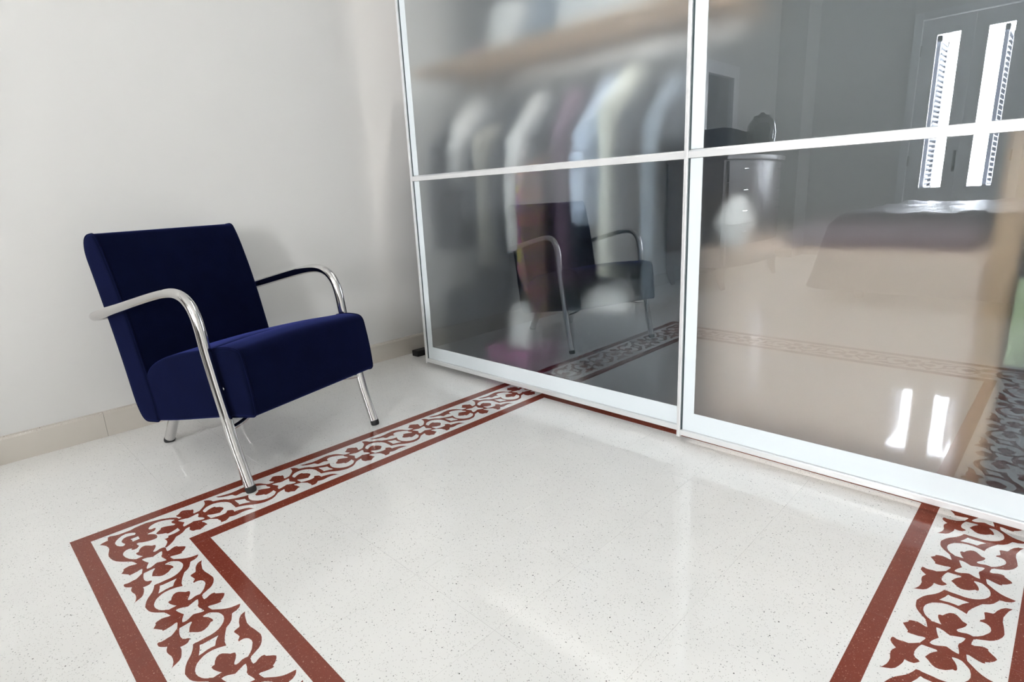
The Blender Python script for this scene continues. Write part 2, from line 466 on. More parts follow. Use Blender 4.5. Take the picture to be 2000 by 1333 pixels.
def tile_mesh_straight():
    bm = bmesh.new()
    for du in (0.0, 1.0):
        fill(bm, poly('F', du), 0.00018, 1)
    fill(bm, poly('U'), 0.00020, 1)
    fill(bm, poly('K'), 0.00022, 1)
    fill(bm, poly('V'), 0.00016, 1)
    for du in (0.0, 1.0):
        fill(bm, poly('S', du), 0.00030, 0)
    fill(bm, poly('D'), 0.00030, 0)
    fill(bm, strip_pts(0, 1, 0, .150), 0.00020, 1)
    fill(bm, strip_pts(0, 1, .848, 1), 0.00020, 1)
    clip(bm)
    add_box(bm, 0, 1, 0, 1, -.01, 0)
    me = bpy.data.meshes.new('border_tile')
    bm.to_mesh(me); bm.free()
    me.materials.append(MATS['floor']); me.materials.append(MATS['red'])
    return me

def tile_mesh_corner():
    bm = bmesh.new()
    fill(bm, poly('G', 0, 'c'), 0.00018, 1)
    fill(bm, poly('W', 0, 'c'), 0.00016, 1)
    # half flowers on the two edges that meet the straight tiles
    fill(bm, poly('F', 1.0), 0.00020, 1)
    fill(bm, poly('S', 1.0), 0.00030, 0)
    fl = [(1 - v, u + 1.0) for u, v in poly('F')]
    st = [(1 - v, u + 1.0) for u, v in poly('S')]
    fill(bm, fl, 0.00020, 1)
    fill(bm, st, 0.00030, 0)
    fill(bm, poly('Hk', 0, 'c'), 0.00030, 0)
    fill(bm, poly('R', 0, 'c'), 0.00030, 0)
    fill(bm, strip_pts(0, 1, 0, .150), 0.00020, 1)
    fill(bm, strip_pts(0, .150, 0, 1), 0.00024, 1)
    fill(bm, strip_pts(.848, 1, .848, 1), 0.00024, 1)
    clip(bm)
    add_box(bm, 0, 1, 0, 1, -.01, 0)
    me = bpy.data.meshes.new('border_tile')
    bm.to_mesh(me); bm.free()
    me.materials.append(MATS['floor']); me.materials.append(MATS['red'])
    return me

TS, TC = tile_mesh_straight(), tile_mesh_corner()
def put_tile(me, ox, oy, ux, uy, vx, vy):
    """corner (ox,oy), u edge vector, v edge vector"""
    o = bpy.data.objects.new('border_tile', me)
    COL.objects.link(o)
    L = math.hypot(ux, uy); Wd = math.hypot(vx, vy)
    g = 0.00003
    gx, gy = ux / L * g, uy / L * g
    hx, hy = vx / Wd * g, vy / Wd * g
    m = Matrix(((ux - 2 * gx, vx - 2 * hx, 0, ox + gx + hx), (uy - 2 * gy, vy - 2 * hy, 0, oy + gy + hy), (0, 0, 1, 0), (0, 0, 0, 1)))
    o.parent = floor
    o.matrix_parent_inverse = Matrix()
    o.matrix_world = m
    return o

for a, b in zip(NX, NX[1:]):
    put_tile(TS, a, SY[0], b - a, 0, 0, SY[1] - SY[0])          # near row
    put_tile(TS, b, FY[1], a - b, 0, 0, FY[0] - FY[1])          # far row, under the closet doors
for a, b in zip(NY, NY[1:]):
    put_tile(TS, LX[1], a, 0, b - a, LX[0] - LX[1], 0)          # left row
for a, b in zip(RY, RY[1:]):
    put_tile(TS, RX[0], b, 0, a - b, RX[1] - RX[0], 0)          # right row
put_tile(TC, LX[0], SY[0], LX[1] - LX[0], 0, 0, SY[1] - SY[0])
put_tile(TC, LX[0], FY[1], 0, FY[0] - FY[1], LX[1] - LX[0], 0)
put_tile(TC, RX[1], SY[0], 0, SY[1] - SY[0], RX[0] - RX[1], 0)
put_tile(TC, RX[1], FY[1], RX[0] - RX[1], 0, 0, FY[0] - FY[1])

bm = bmesh.new()
add_box(bm, 0, 1, 0, 1, -.01, 0)
TP = bpy.data.meshes.new('floor_tile')
bm.to_mesh(TP); bm.free()
TP.materials.append(MATS['floor'])
xs = [XL, -2.56, -2.264, LX[0]] + NX + [RX[1], 0.355, 0.645, 0.935]
ysr = [-0.77, -0.475, -0.18] + [SY[0]] + NY + [FY[1], 2.46]
for i in range(len(xs) - 1):
    for j in range(len(ysr) - 1):
        cx, cy = (xs[i] + xs[i + 1]) / 2, (ysr[j] + ysr[j + 1]) / 2
        on = LX[0] < cx < RX[1] and SY[0] < cy < FY[1]
        inner = NX[0] < cx < NX[-1] and NY[0] < cy < NY[-1]
        if on and not inner:
            continue
        o = bpy.data.objects.new('floor_tile', TP)
        COL.objects.link(o)
        o.parent = floor
        o.location = (xs[i] + G, ysr[j] + G, 0)
        o.scale = (xs[i + 1] - xs[i] - 2 * G, ysr[j + 1] - ysr[j] - 2 * G, 1)

# ------------------------------------------------------------------ closet sliding doors
DT = 2.96
def sliding_door(label, x0, x1, yf, left_glass, right_glass):
    """x0..x1 outer width, yf = front face of the frame; panes sit 12 mm behind it"""
    t = thing('sliding_door', label, 'sliding door', ((x0 + x1) / 2, yf, 0))
    inv = Matrix.Translation(-t.location)
    parts = []
    def pb(name, a, b, c, d, e, f, m, bevel=0.0015, par=None):
        o = box(name, a, b, c, d, e, f, m, par or t, bevel=bevel)
        if par is None:
            o.matrix_parent_inverse = inv
        parts.append(o)
        return o
    yb = yf + 0.029
    yg = yf + 0.012
    pb('stile', x0, x0 + .013, yf, yb, .022, DT, 'alu')
    pb('stile', x1 - .013, x1, yf, yb, .022, DT, 'alu')
    pb('gasket', x0 + .013, x0 + .0175, yg - .003, yb - .004, .05, DT - .02, 'gasket', 0)
    pb('gasket', x1 - .0175, x1 - .013, yg - .003, yb - .004, .05, DT - .02, 'gasket', 0)
    pb('bottom_rail', x0 + .0135, x1 - .0135, yf + .001, yb, .030, .050, 'alu')
    pb('top_rail', x0 + .0135, x1 - .0135, yf + .001, yb, DT - .02, DT, 'alu')
    zs = [.050, 1.019, 1.995, DT - .02]
    for z in zs[1:3]:
        prof = [(yf + .0025, z - .011), (yf + .0025, z + .009), (yf + .012, z + .016), (yb, z + .016), (yb, z - .011)]
        o = prism('middle_rail', prof, 'x', x0 + .0137, x1 - .0137, 'alu', t)
        o.matrix_parent_inverse = inv
    for i in range(3):
        za = zs[i] + (0 if i == 0 else .0162)
        zb = zs[i + 1] - (.0112 if i < 2 else 0)
        bm = bmesh.new()
        gx0, gx1 = x0 + .018, x1 - .018
        add_box(bm, gx0, gx1, yg, yg + .004, za + .0005, zb - .0005, 0)
        for f in bm.faces:
            n = f.calc_center_median()
            f.material_index = 1 if abs(n.y - (yg + .004)) < 1e-5 else 0
        o = finish(bm, 'glass_pane', ['glass_front', 'glass_back'], t)
        o.matrix_parent_inverse = inv
        # white lacquered margin round the outer edge of the door's glass
        bm = bmesh.new()
        lo = za + (.072 if i == 0 else 0)
        hi = zb - (.072 if i == 2 else 0)
        ya, yc = yg - .0006, yg - .0001
        add_box(bm, gx0, gx0 + .043, ya, yc, za + .001, zb - .001)
        add_box(bm, gx1 - .043, gx1, ya, yc, za + .001, zb - .001)
        if i == 0:
            add_box(bm, gx0 + .043, gx1 - .043, ya, yc, za + .001, lo)
        if i == 2:
            add_box(bm, gx0 + .043, gx1 - .043, ya, yc, hi, zb - .001)
        m_ = finish(bm, 'white_margin', 'margin', o)
    return t
sliding_door('tall frosted glass sliding door with aluminium frame and white margin, the left one, reflecting the armchair', -2.531, -0.930, 1.838, 0, 0)
sliding_door('tall frosted glass sliding door with aluminium frame and white margin, the right one, reflecting the balcony door', -0.968, 0.640, 1.806, 0, 0)
box('trim_3', XL, XR, 1.80, 1.90, DT + .004, ZC, 'wall', kind='structure')
box('trim_4', 0.66, XR, 1.83, 1.90, 0, DT, 'wall', kind='structure')
tag(box('floor_guide', -2.79, -2.735, 1.93, 2.02, 0, .035, 'rubber', bevel=.004), 'small black plastic guide block on the floor behind the left edge of the left door', 'guide')

# ------------------------------------------------------------------ armchair
N0 = Vector((-1.858, 0.591, 0))
WV = Vector((-0.282, 0.959, 0)).normalized()
DV = Vector((WV.y, -WV.x, 0))
AW = 0.614
chair = thing('armchair', 'navy blue velvet armchair with bent chrome tube arms, standing by the white wall', 'armchair')
ch_m = Matrix((DV, WV, Vector((0, 0, 1)))).transposed().to_4x4()
ch_m.translation = N0
chair.matrix_world = ch_m
def cushion(name, prof, w0, w1, r, m, crown=None, parent=chair):
    """closed side profile (s,z) swept across the width, with rounded rims"""
    P = [Vector(p) for p in prof]
    n = len(P)
    area2 = sum(P[i].x * P[(i + 1) % n].y - P[(i + 1) % n].x * P[i].y for i in range(n))
    sg = 1 if area2 > 0 else -1
    nor = []
    for i in range(n):
        t = (P[(i + 1) % n] - P[i - 1]).normalized()
        nor.append(Vector((t.y, -t.x)) * sg)
    st = []
    for k in range(6):
        a = k / 5 * math.pi / 2
        st.append((w0 + r * (1 - math.sin(a)) if False else w0 + r * (1 - math.cos(a)), r * (1 - math.sin(a))))
    mid = 9
    ws = list(st)
    for k in range(1, mid):
        ws.append((w0 + r + (w1 - w0 - 2 * r) * k / mid, 0))
    ws += [(w0 + w1 - a, b) for a, b in reversed(st)]
    bm = bmesh.new()
    rings = []
    for wv, ins in ws:
        t = (wv - w0) / (w1 - w0)
        ring = []
        for i, p in enumerate(P):
            q = p - nor[i] * ins
            if crown:
                q = q + nor[i] * crown(p, t)
            ring.append(bm.verts.new((q.x, wv, q.y)))
        rings.append(ring)
    for a, b in zip(rings, rings[1:]):
        for i in range(n):
            bm.faces.new((a[i], b[i], b[(i + 1) % n], a[(i + 1) % n])).smooth = True
    for ring, fl_ in ((rings[0], False), (rings[-1], True)):
        # side face as a fan about an inset loop keeps the shading flat in the middle
        c = sum((v.co for v in ring), Vector()) / n
        inn = [bm.verts.new(v.co * .8 + c * .2) for v in ring]
        for i in range(n):
            bm.faces.new((ring[i], inn[i], inn[(i + 1) % n], ring[(i + 1) % n])).smooth = True
        tris = tessellate_polygon([[Vector((v.co.x, v.co.z, 0)) for v in inn]])
        for t3 in tris:
            try:
                bm.faces.new([inn[i] for i in t3]).smooth = True
            except ValueError:
                pass
    bmesh.ops.recalc_face_normals(bm, faces=bm.faces)
    return finish(bm, name, m, parent)

def rounded(pts, rads, seg=5):
    out = []
    n = len(pts)
    for i in range(n):
        p = Vector(pts[i]); a = Vector(pts[i - 1]); b = Vector(pts[(i + 1) % n])
        r = rads[i]
        if r <= 0:
            out.append(p); continue
        da, db = (a - p), (b - p)
        la, lb = min(r, da.length * .48), min(r, db.length * .48)
        p0, p1 = p + da.normalized() * la, p + db.normalized() * lb
        for k in range(seg + 1):
            t = k / seg
            out.append(p0 * (1 - t) ** 2 + 2 * p * t * (1 - t) + p1 * t * t)
    # add points on long spans
    res = []
    m_ = len(out)
    for i in range(m_):
        a, b = out[i], out[(i + 1) % m_]
        res.append(a)
        k = int((b - a).length / 0.05)
        for j in range(1, k + 1):
            res.append(a.lerp(b, j / (k + 1)))
    return res

back_prof = rounded([(-.668, .853), (-.735, .846), (-.757, .79), (-.722, .657), (-.665, .404), (-.632, .205), (-.60, .148), (-.50, .160), (-.505, .25), (-.535, .40), (-.580, .613), (-.636, .79)],
                    [.018, .04, .04, .2, .2, .06, .03, .02, .1, .2, .2, .08])
def crown_back(p, t):
    return 0.0
back = cushion('backrest', back_prof, .026, .588, .012, 'velvet')
seat_prof = rounded([(-.12, .474), (-.36, .432), (-.49, .385), (-.545, .33), (-.56, .25), (-.545, .155), (-.405, .176), (-.12, .232)],
                    [.03, .2, .12, .07, .06, .03, .2, .02])
def crown_seat(p, t):
    return .010 * math.sin(math.pi * t) * max(0, (p.y - .3) / .15) if p.y > .3 else 0
seat = cushion('seat_cushion', seat_prof, .029, .585, .014, 'velvet', crown_seat)
front_prof = rounded([(.028, .482), (-.05, .487), (-.122, .474), (-.118, .36), (-.112, .236), (.01, .256), (.056, .262), (.050, .36)],
                     [.028, .06, .02, .1, .02, .1, .022, .2])
front = cushion('front_cushion', front_prof, .024, .590, .014, 'velvet', crown_seat)

def piping(prof, w, par, off=.002):
    n = len(prof)
    pts = [(p.x, w, p.y) for p in prof] + [(prof[0].x, w, prof[0].y)]
    bm = bmesh.new()
    tube_bm(bm, pts, .0028, 8, caps=False)
    return finish(bm, 'piping', 'velvet', par)
for prof, a, b, par in ((back_prof, .031, .583, back), (front_prof, .030, .584, front)):
    piping(prof, a, par); piping(prof, b, par)

TR = .0172
arm_path = [(0.004, .010), (-.020, .09), (-.043, .178), (-.060, .265), (-.077, .343), (-.091, .415), (-.103, .48), (-.111, .545), (-.122, .592), (-.140, .625), (-.168, .648), (-.208, .659), (-.262, .657), (-.33, .645), (-.43, .623), (-.53, .600), (-.64, .575), (-.715, .557)]
def arm_pts(wv, sgn):
    base = catmull([(s, wv, z) for s, z in arm_path], 5)
    # rear bend: the tube turns inwards behind the backrest
    c = Vector((-.715, wv + sgn * .05, .557))
    dirv = Vector((-.976, 0, -.218)).normalized()
    for k in range(1, 9):
        a = k / 8 * math.pi / 2
        base.append(c + dirv * (.05 * math.sin(a)) + Vector((0, -sgn * .05 * math.cos(a), 0)))
    return base
for wv, sgn in ((0, 1), (AW, -1)):
    bm = bmesh.new()
    p = arm_pts(wv, sgn)
    p.append(Vector((p[-1].x, wv + sgn * (AW / 2 + .0), p[-1].z)))
    tube_bm(bm, p, TR, 24)
    finish(bm, 'arm_tube', 'chrome', chair)
    bm = bmesh.new()
    tube_bm(bm, [(.0062, wv, .0), (.0055, wv, .004), (.003, wv, .016), (.002, wv, .020)], [.0155, .0172, .0178, .0176], 20)
    finish(bm, 'foot_cap', 'rubber', chair)
for wv, sgn in ((.150, 1), (AW - .150, -1)):
    bm = bmesh.new()
    tube_bm(bm, catmull([(-.686, wv, .010), (-.655, wv, .060), (-.618, wv, .115), (-.58, wv, .158), (-.53, wv, .176), (-.42, wv, .187), (-.25, wv, .215)], 5), .0200, 20)
    finish(bm, 'rear_leg', 'chrome', chair)
    bm = bmesh.new()
    tube_bm(bm, [(-.690, wv, 0), (-.689, wv, .004), (-.683, wv, .015), (-.681, wv, .018)], [.0185, .0203, .0206, .0203], 20)
    finish(bm, 'foot_cap', 'rubber', chair)
bm = bmesh.new()
tube_bm(bm, catmull([(-.052, .01, .214), (-.062, .055, .217), (-.075, .10, .226), (-.10, .15, .238), (-.12, .307, .238), (-.10, AW - .15, .238), (-.075, AW - .10, .226), (-.062, AW - .055, .217), (-.052, AW - .01, .214)], 5), .0085, 14)
finish(bm, 'cross_tube', 'chrome', chair)
for wv, t in ((.0, 1), (AW, -1)):
    for s, z in ((-.077, .345),):
        bm = bmesh.new()
        tube_bm(bm, [(s, wv + t * .012, z), (s, wv + t * .030, z)], .007, 12)
        finish(bm, 'bolt', 'chrome', chair)

# ------------------------------------------------------------------ balcony door in the wall behind (seen in the right sliding door)
d = bpy.data.objects.new('door_1', None); COL.objects.link(d); d['kind'] = 'structure'
d.location = (-1.065, YB, 0)
def dpart(name, *a, m='white', bevel=.003, parent=None):
    o = box(name, *a, m, parent or d, bevel=bevel)
    o.matrix_parent_inverse = Matrix.Translation(-d.location)
    return o
# casing: mitred look in three lengths, standing 25 mm proud
dpart('casing', -1.590, -1.515, YB, YB + .035, 0, 2.58)
dpart('casing', -.615, -.540, YB, YB + .035, 0, 2.58)
dpart('casing', -1.515, -.615, YB, YB + .035, 2.505, 2.58)
def leaf(x0, x1, px0, px1, hinge):
    yl0, yl1 = YB - .045, YB - .002
    zb, zt = .77, 2.357
    o = bpy.data.objects.new('door_leaf', None); COL.objects.link(o); o.parent = d
    bm = bmesh.new()
    add_box(bm, x0, px0, yl0, yl1, .01, 2.50)
    add_box(bm, px1, x1, yl0, yl1, .01, 2.50)
    add_box(bm, px0, px1, yl0, yl1, zt, 2.50)
    add_box(bm, px0, px1, yl0, yl1, .01, zb)
    o = finish(bm, 'leaf_frame', 'white', d)
    o.matrix_parent_inverse = Matrix.Translation(-d.location)
    # raised field of the bottom panel: a bevelled pillow
    bm = bmesh.new()
    a, b, c, e = px0 + .01, px1 - .01, .12, .685
    lo = [bm.verts.new(p) for p in ((a, yl1, c), (b, yl1, c), (b, yl1, e), (a, yl1, e))]
    hi = [bm.verts.new(p) for p in ((a + .045, yl1 + .014, c + .045), (b - .045, yl1 + .014, c + .045), (b - .045, yl1 + .014, e - .045), (a + .045, yl1 + .014, e - .045))]
    bm.faces.new(hi)
    for i in range(4):
        bm.faces.new((lo[i], lo[(i + 1) % 4], hi[(i + 1) % 4], hi[i]))
    bmesh.ops.recalc_face_normals(bm, faces=bm.faces)
    q = finish(bm, 'raised_panel', 'white', d); q.matrix_parent_inverse = Matrix.Translation(-d.location)
    # glazing bead and pane
    bm = bmesh.new()
    for (A, B, C_, D_) in ((px0, px0 + .012, zb, zt), (px1 - .012, px1, zb, zt), (px0, px1, zb, zb + .012), (px0, px1, zt - .012, zt)):
        add_box(bm, A, B, yl1 - .02, yl1 + .006, C_, D_)
    q = finish(bm, 'glazing_bead', 'white', d); q.matrix_parent_inverse = Matrix.Translation(-d.location)
    q = box('pane', px0, px1, yl0 + .02, yl0 + .023, zb, zt, 'pane', d); q.matrix_parent_inverse = Matrix.Translation(-d.location)
    for z in (.35, 1.02, 2.15):
        q = box('hinge', hinge - .012, hinge + .012, yl1, yl1 + .02, z, z + .11, 'iron', d, bevel=.004)
        q.matrix_parent_inverse = Matrix.Translation(-d.location)
leaf(-1.512, -1.066, -1.392, -1.168, -1.512)
leaf(-1.064, -.618, -.965, -.735, -.618)
dpart('handle_plate', -1.105, -1.080, YB - .002, YB + .010, .94, 1.16, m='iron')
dpart('door_handle', -1.100, -1.086, YB + .008, YB + .05, 1.00, 1.06, m='iron')
bpy.data.objects.remove(bpy.data.objects['door_leaf']) if 'door_leaf' in bpy.data.objects else None
for o in [o for o in bpy.data.objects if o.name.startswith('door_leaf')]:
    bpy.data.objects.remove(o)
# louvred shutters folded outwards on both sides of the opening
MATS['shutter'] = mat('dark_shutter_paint', (0.035, 0.04, 0.055), 0.5, noise=(6, 0.1))
for (x, s, lab) in ((-1.405, 1, 'dark louvred shutter folded open outside the left pane of the balcony door'), (-.835, -1, 'dark louvred shutter folded open outside the right pane of the balcony door')):
    t = thing('shutter', lab, 'shutter', (x, YB - .30, 0))
    inv = Matrix.Translation(-t.location)
    bm = bmesh.new()
    y0, y1 = YB - .75, YB - .27
    add_box(bm, x - .018, x + .018, y0, y0 + .06, .72, 2.38)
    add_box(bm, x - .018, x + .018, y1 - .06, y1, .72, 2.38)
    add_box(bm, x - .018, x + .018, y0, y1, .72, .79)
    add_box(bm, x - .018, x + .018, y0, y1, 2.32, 2.38)
    o = finish(bm, 'shutter_frame', 'shutter', t); o.matrix_parent_inverse = inv
    bm = bmesh.new()
    z = .80
    while z < 2.30:
        pts = [(x - s * .022, z), (x + s * .026, z + .034), (x + s * .026, z + .042), (x - s * .022, z + .008)]
        A = [bm.verts.new((p[0], y0 + .05, p[1])) for p in pts]
        B = [bm.verts.new((p[0], y1 - .05, p[1])) for p in pts]
        bm.faces.new(A); bm.faces.new(B[::-1])
        for i in range(4):
            bm.faces.new((A[i], B[i], B[(i + 1) % 4], A[(i + 1) % 4]))
        z += .054
    bmesh.ops.recalc_face_normals(bm, faces=bm.faces)
    o = finish(bm, 'slats', 'shutter', t); o['kind'] = 'stuff'; o.matrix_parent_inverse = inv
# added second window, unseen, put in to brighten the room and floor
wn = bpy.data.objects.new('fill_window', None); COL.objects.link(wn); wn['kind'] = 'structure'
bm = bmesh.new()
for a in ((VX0, VX0 + .06, VZ0, VZ1), (VX1 - .06, VX1, VZ0, VZ1), (VX0, VX1, VZ0, VZ0 + .06), (VX0, VX1, VZ1 - .06, VZ1), ((VX0 + VX1) / 2 - .04, (VX0 + VX1) / 2 + .04, VZ0, VZ1)):
    add_box(bm, a[0], a[1], YB - .10, YB - .05, a[2], a[3])
finish(bm, 'fill_window_frame', 'white', wn)

# ------------------------------------------------------------------ furniture behind the camera, seen mirrored in the right door
# tall bow-fronted dresser against the left wall
dr = thing('dresser', 'dark bow-fronted chest of drawers by the wall, reflected in the right sliding door', 'dresser', (-2.5, -1.9, 0))
inv = Matrix.Translation(-dr.location)
ya, yb_ = -2.52, -1.27
def bow(y, d0=0.0):
    t = (y - (ya + yb_) / 2) / ((yb_ - ya) / 2)
    return -2.245 + .10 * (1 - t * t) + d0
def bow_slab(name, z0, z1, d0, m, y0=ya, y1=yb_, xb=XL + .03, par=dr, x_in=None, bev=0):
    n = 14
    pts = []
    for k in range(n + 1):
        y = y0 + (y1 - y0) * k / n
        pts.append((bow(min(max(y, ya), yb_), d0), y))
    if x_in is None:
        pts += [(xb, y1), (xb, y0)]
    else:
        pts += [(p[0] - x_in, p[1]) for p in reversed(pts)]
    o = prism(name, pts, 'z', z0, z1, m, par, bevel=bev)
    o.matrix_parent_inverse = inv if par is dr else Matrix()
    return o
bow_slab('carcass', .19, 1.12, -.012, 'grey_wood')
bow_slab('top', 1.12, 1.165, .03, 'grey_wood', ya - .03, yb_ + .03, bev=.006)
for i in range(5):
    z0 = .215 + i * .18
    dw = bow_slab('drawer', z0, z0 + .172, .006, 'grey_wood', ya + .045, yb_ - .045, x_in=.02)
    for yc in (ya + .24, yb_ - .24):
        k = box('drawer_handle', bow(yc) + .0, bow(yc) + .028, yc - .045, yc + .045, z0 + .10, z0 + .112, 'chrome', dw, bevel=.003)
for (x, y) in ((-2.26, ya + .03), (-2.26, yb_ - .03), (-2.79, ya + .03), (-2.79, yb_ - .03)):
    bm = bmesh.new()
    tube_bm(bm, catmull([(x, y, .20), (x + .0, y, .12), (x + .015, y, .05), (x + .035, y, 0)], 4), [.045 - .0022 * i for i in range(13)], 10)
    o = finish(bm, 'leg', 'grey_wood', dr); o.matrix_parent_inverse = inv
# mirror standing on the dresser
mr = thing('mirror', 'wall mirror with a broad silver frame above the dresser, reflected in the right sliding door', 'mirror', (XL + .02, -2.32, 1.17))
inv = Matrix.Translation(-mr.location)
my0, my1, mz0, mz1, mw = -2.73, -1.91, 1.17, 2.10, .12
for nm, a in (('frame_rail', (my0, my1, mz1 - mw, mz1)), ('frame_rail', (my0, my1, mz0, mz0 + mw)), ('frame_stile', (my0, my0 + mw, mz0 + mw, mz1 - mw)), ('frame_stile', (my1 - mw, my1, mz0 + mw, mz1 - mw))):
    o = box(nm, XL + .002, XL + .05, a[0], a[1], a[2], a[3], 'silver', mr, bevel=.004); o.matrix_parent_inverse = inv
o = box('mirror_glass', XL + .002, XL + .02, my0 + mw, my1 - mw, mz0 + mw, mz1 - mw, 'mirror', mr); o.matrix_parent_inverse = inv
# glossy black jar and the dark cloth-covered box beside it
j = thing('jar', 'glossy black lidded jar standing on the dresser', 'jar', (-2.24, -1.98, 1.165))
lathe('jar_body', [(.07, 0), (.10, .03), (.125, .12), (.13, .20), (.12, .27), (.09, .315), (.075, .325)], (0, 0, 0), 'vase', j)
lathe('jar_lid', [(.078, .326), (.075, .345), (.03, .355), (.02, .37), (.012, .375)], (0, 0, 0), 'vase', j)
bm = bmesh.new()
add_box(bm, -2.62, -2.36, -2.28, -1.42, 1.166, 1.36)
bmesh.ops.subdivide_edges(bm, edges=bm.edges, cuts=3, use_grid_fill=True)
for v in bm.verts:
    t = (v.co.z - 1.166) / .194
    v.co.x += -.03 * t + .01 * math.sin(v.co.y * 21)
    if t > .5:
        v.co.y = -1.86 + (v.co.y + 1.86) * .85
        v.co.z += .05 * math.sin((v.co.y + 2.2) * 3.0)
o = finish(bm, 'handbag', 'c_dark', smooth=True, bevel=0)
tag(o, 'dark slouchy bag lying on the dresser beside the glossy jar', 'bag')

# bed with a dark quilt
bd = thing('bed', 'low bed under a dark shiny quilt, reflected in the lower right sliding door', 'bed', (-.6, -2.3, 0))
inv = Matrix.Translation(-bd.location)
def quilt():
    bm = bmesh.new()
    nx, ny = 30, 26
    x0, x1, y0, y1 = -1.30, .30, -3.35, -1.38
    g = {}
    W_, Lh = 7, 7
    xsq = []
    for i in range(-W_, nx + W_ + 1):
        xsq.append(i)
    def pos(i, j):
        ix = min(max(i, 0), nx); jy = min(max(j, 0), ny)
        x = x0 + (x1 - x0) * ix / nx
        y = y0 + (y1 - y0) * jy / ny
        dx = (i - ix) / W_; dy = (j - jy) / Lh
        drop = max(abs(dx), abs(dy))
        r = .10
        z = .665 + .012 * math.sin(x * 9) * math.sin(y * 7) + .008 * math.sin(x * 23 + y * 17)
        if drop > 0:
            a = min(drop * 2.2, 1) * math.pi / 2
            out = r * math.sin(a) + .20 * max(0, drop - .3) + .012 * math.sin((x * 3 + y * 3) * 6) * drop
            z = .665 - r * (1 - math.cos(a)) - max(0, drop - .45) * .92
            n = math.hypot(dx, dy) or 1
            x += out * dx / n
            y += out * dy / n
        return (x, y, max(z, .10))
    V = [[bm.verts.new(pos(i, j)) for j in range(-Lh, ny + Lh + 1)] for i in range(-W_, nx + W_ + 1)]
    for a, b in zip(V, V[1:]):
        for k in range(len(a) - 1):
            bm.faces.new((a[k], b[k], b[k + 1], a[k + 1])).smooth = True
    bmesh.ops.recalc_face_normals(bm, faces=bm.faces)
    return bm
o = finish(quilt(), 'quilt', 'quilt', bd); o.matrix_parent_inverse = inv
o = box('mattress', -1.30, .29, -3.34, -1.39, .30, .645, 'c_white', bd, bevel=.03); o.matrix_parent_inverse = inv
o = box('bed_base', -1.30, .27, -3.32, -1.41, .14, .295, 'grey_wood', bd, bevel=.01); o.matrix_parent_inverse = inv
for x in (-1.20, .17):
    for y in (-3.2, -1.5):
        o = box('leg', x - .03, x + .03, y - .03, y + .03, 0, .14, 'grey_wood', bd, bevel=.004); o.matrix_parent_inverse = inv

# ------------------------------------------------------------------ inside the closet, behind the frosted glass
tag(box('closet_shelf', -2.66, -1.0, 2.02, 2.49, 1.545, 1.575, 'pine', bevel=.002), 'long pale oak closet shelf behind the left frosted door, above the clothes', 'shelf')
bm = bmesh.new()
tube_bm(bm, [(-2.849, 2.25, 1.465), (-.97, 2.25, 1.465)], .0125, 14)
tag(finish(bm, 'clothes_rail', 'chrome'), 'chrome clothes rail under the closet shelf', 'rail')

def garment(name, label, cat, x, m, z_top=1.40, hem=.55, y_near=1.98, y_far=2.46, thick=.05, slope=.14, sleeve=True, shoulder=None, sl_m=None, sl_z=None, group=None, rot=0, hem2=None):
    """clothes on a hanger, seen edge-on: a body hung across the closet, sleeves, hanger hook"""
    yc = 2.25
    t = thing(name, label, cat, (x, yc, 0), math.radians(rot), group)
    bm = bmesh.new()
    prof = [(-(yc - y_near), hem), (-(yc - y_near) + .015, (hem + z_top) / 2), (-(yc - y_near), z_top - slope - .04), (-(yc - y_near) + .03, z_top - slope), (-.05, z_top), (.05, z_top),
            (y_far - yc - .03, z_top - slope), (y_far - yc, z_top - slope - .04), (y_far - yc - .01, hem2 if hem2 else hem)]
    n = len(prof)
    lay = [(-thick / 2, .75), (-thick / 2 * .6, 1), (thick / 2 * .6, 1), (thick / 2, .75)]
    rings = []
    cy = sum(p[0] for p in prof) / n
    for lx, sc in lay:
        rings.append([bm.verts.new((lx * (.55 + .45 * (z_top - z) / (z_top - hem) + .25) + .006 * math.sin(z * 17 + k * 2.1), (p - cy) * (sc * .5 + .5) + cy, z)) for k, (p, z) in enumerate(prof)])
    for a, b in zip(rings, rings[1:]):
        for i in range(n):
            bm.faces.new((a[i], b[i], b[(i + 1) % n], a[(i + 1) % n])).smooth = True
    bm.faces.new(rings[0]); bm.faces.new(rings[-1][::-1])
    bmesh.ops.recalc_face_normals(bm, faces=bm.faces)
    finish(bm, 'body', m, t)
    if sleeve:
        zs = sl_z or z_top - slope - .55
        bm = bmesh.new()
        y = -(yc - y_near) + .02
        tube_bm(bm, catmull([(0, y + .05, z_top - slope - .03), (.01, y + .0, z_top - slope - .12), (.012, y - .02, (z_top + zs) / 2 - .05), (.02, y - .025, zs)], 4), [.032, .036, .038, .038, .037, .036, .036, .035, .035, .034, .034, .033, .033], 12)
        finish(bm, 'sleeve', sl_m or m, t)
    bm = bmesh.new()
    zt_ = 1.43
    hook = [(0, .0, z_top - .01), (0, 0, zt_ - .01)] + [(0, -.016 * math.sin(math.pi - a), zt_ + .036 + .016 * math.cos(math.pi - a)) for a in [k * .5 for k in range(1, 9)]]
    tube_bm(bm, hook, .002, 6)
    finish(bm, 'hanger_hook', 'chrome', t)
    return t
def at(px, py, Y):
    """world point seen at a place of the photograph at depth Y"""
    q = Vector(((px - 1000) / F_PX, -(py - 666.5) / F_PX, 1))
    dr_ = CR * q.x + CU * q.y + _f * q.z
    k = Y / dr_.y
    return Vector((dr_.x * k, Y, H + dr_.z * k))

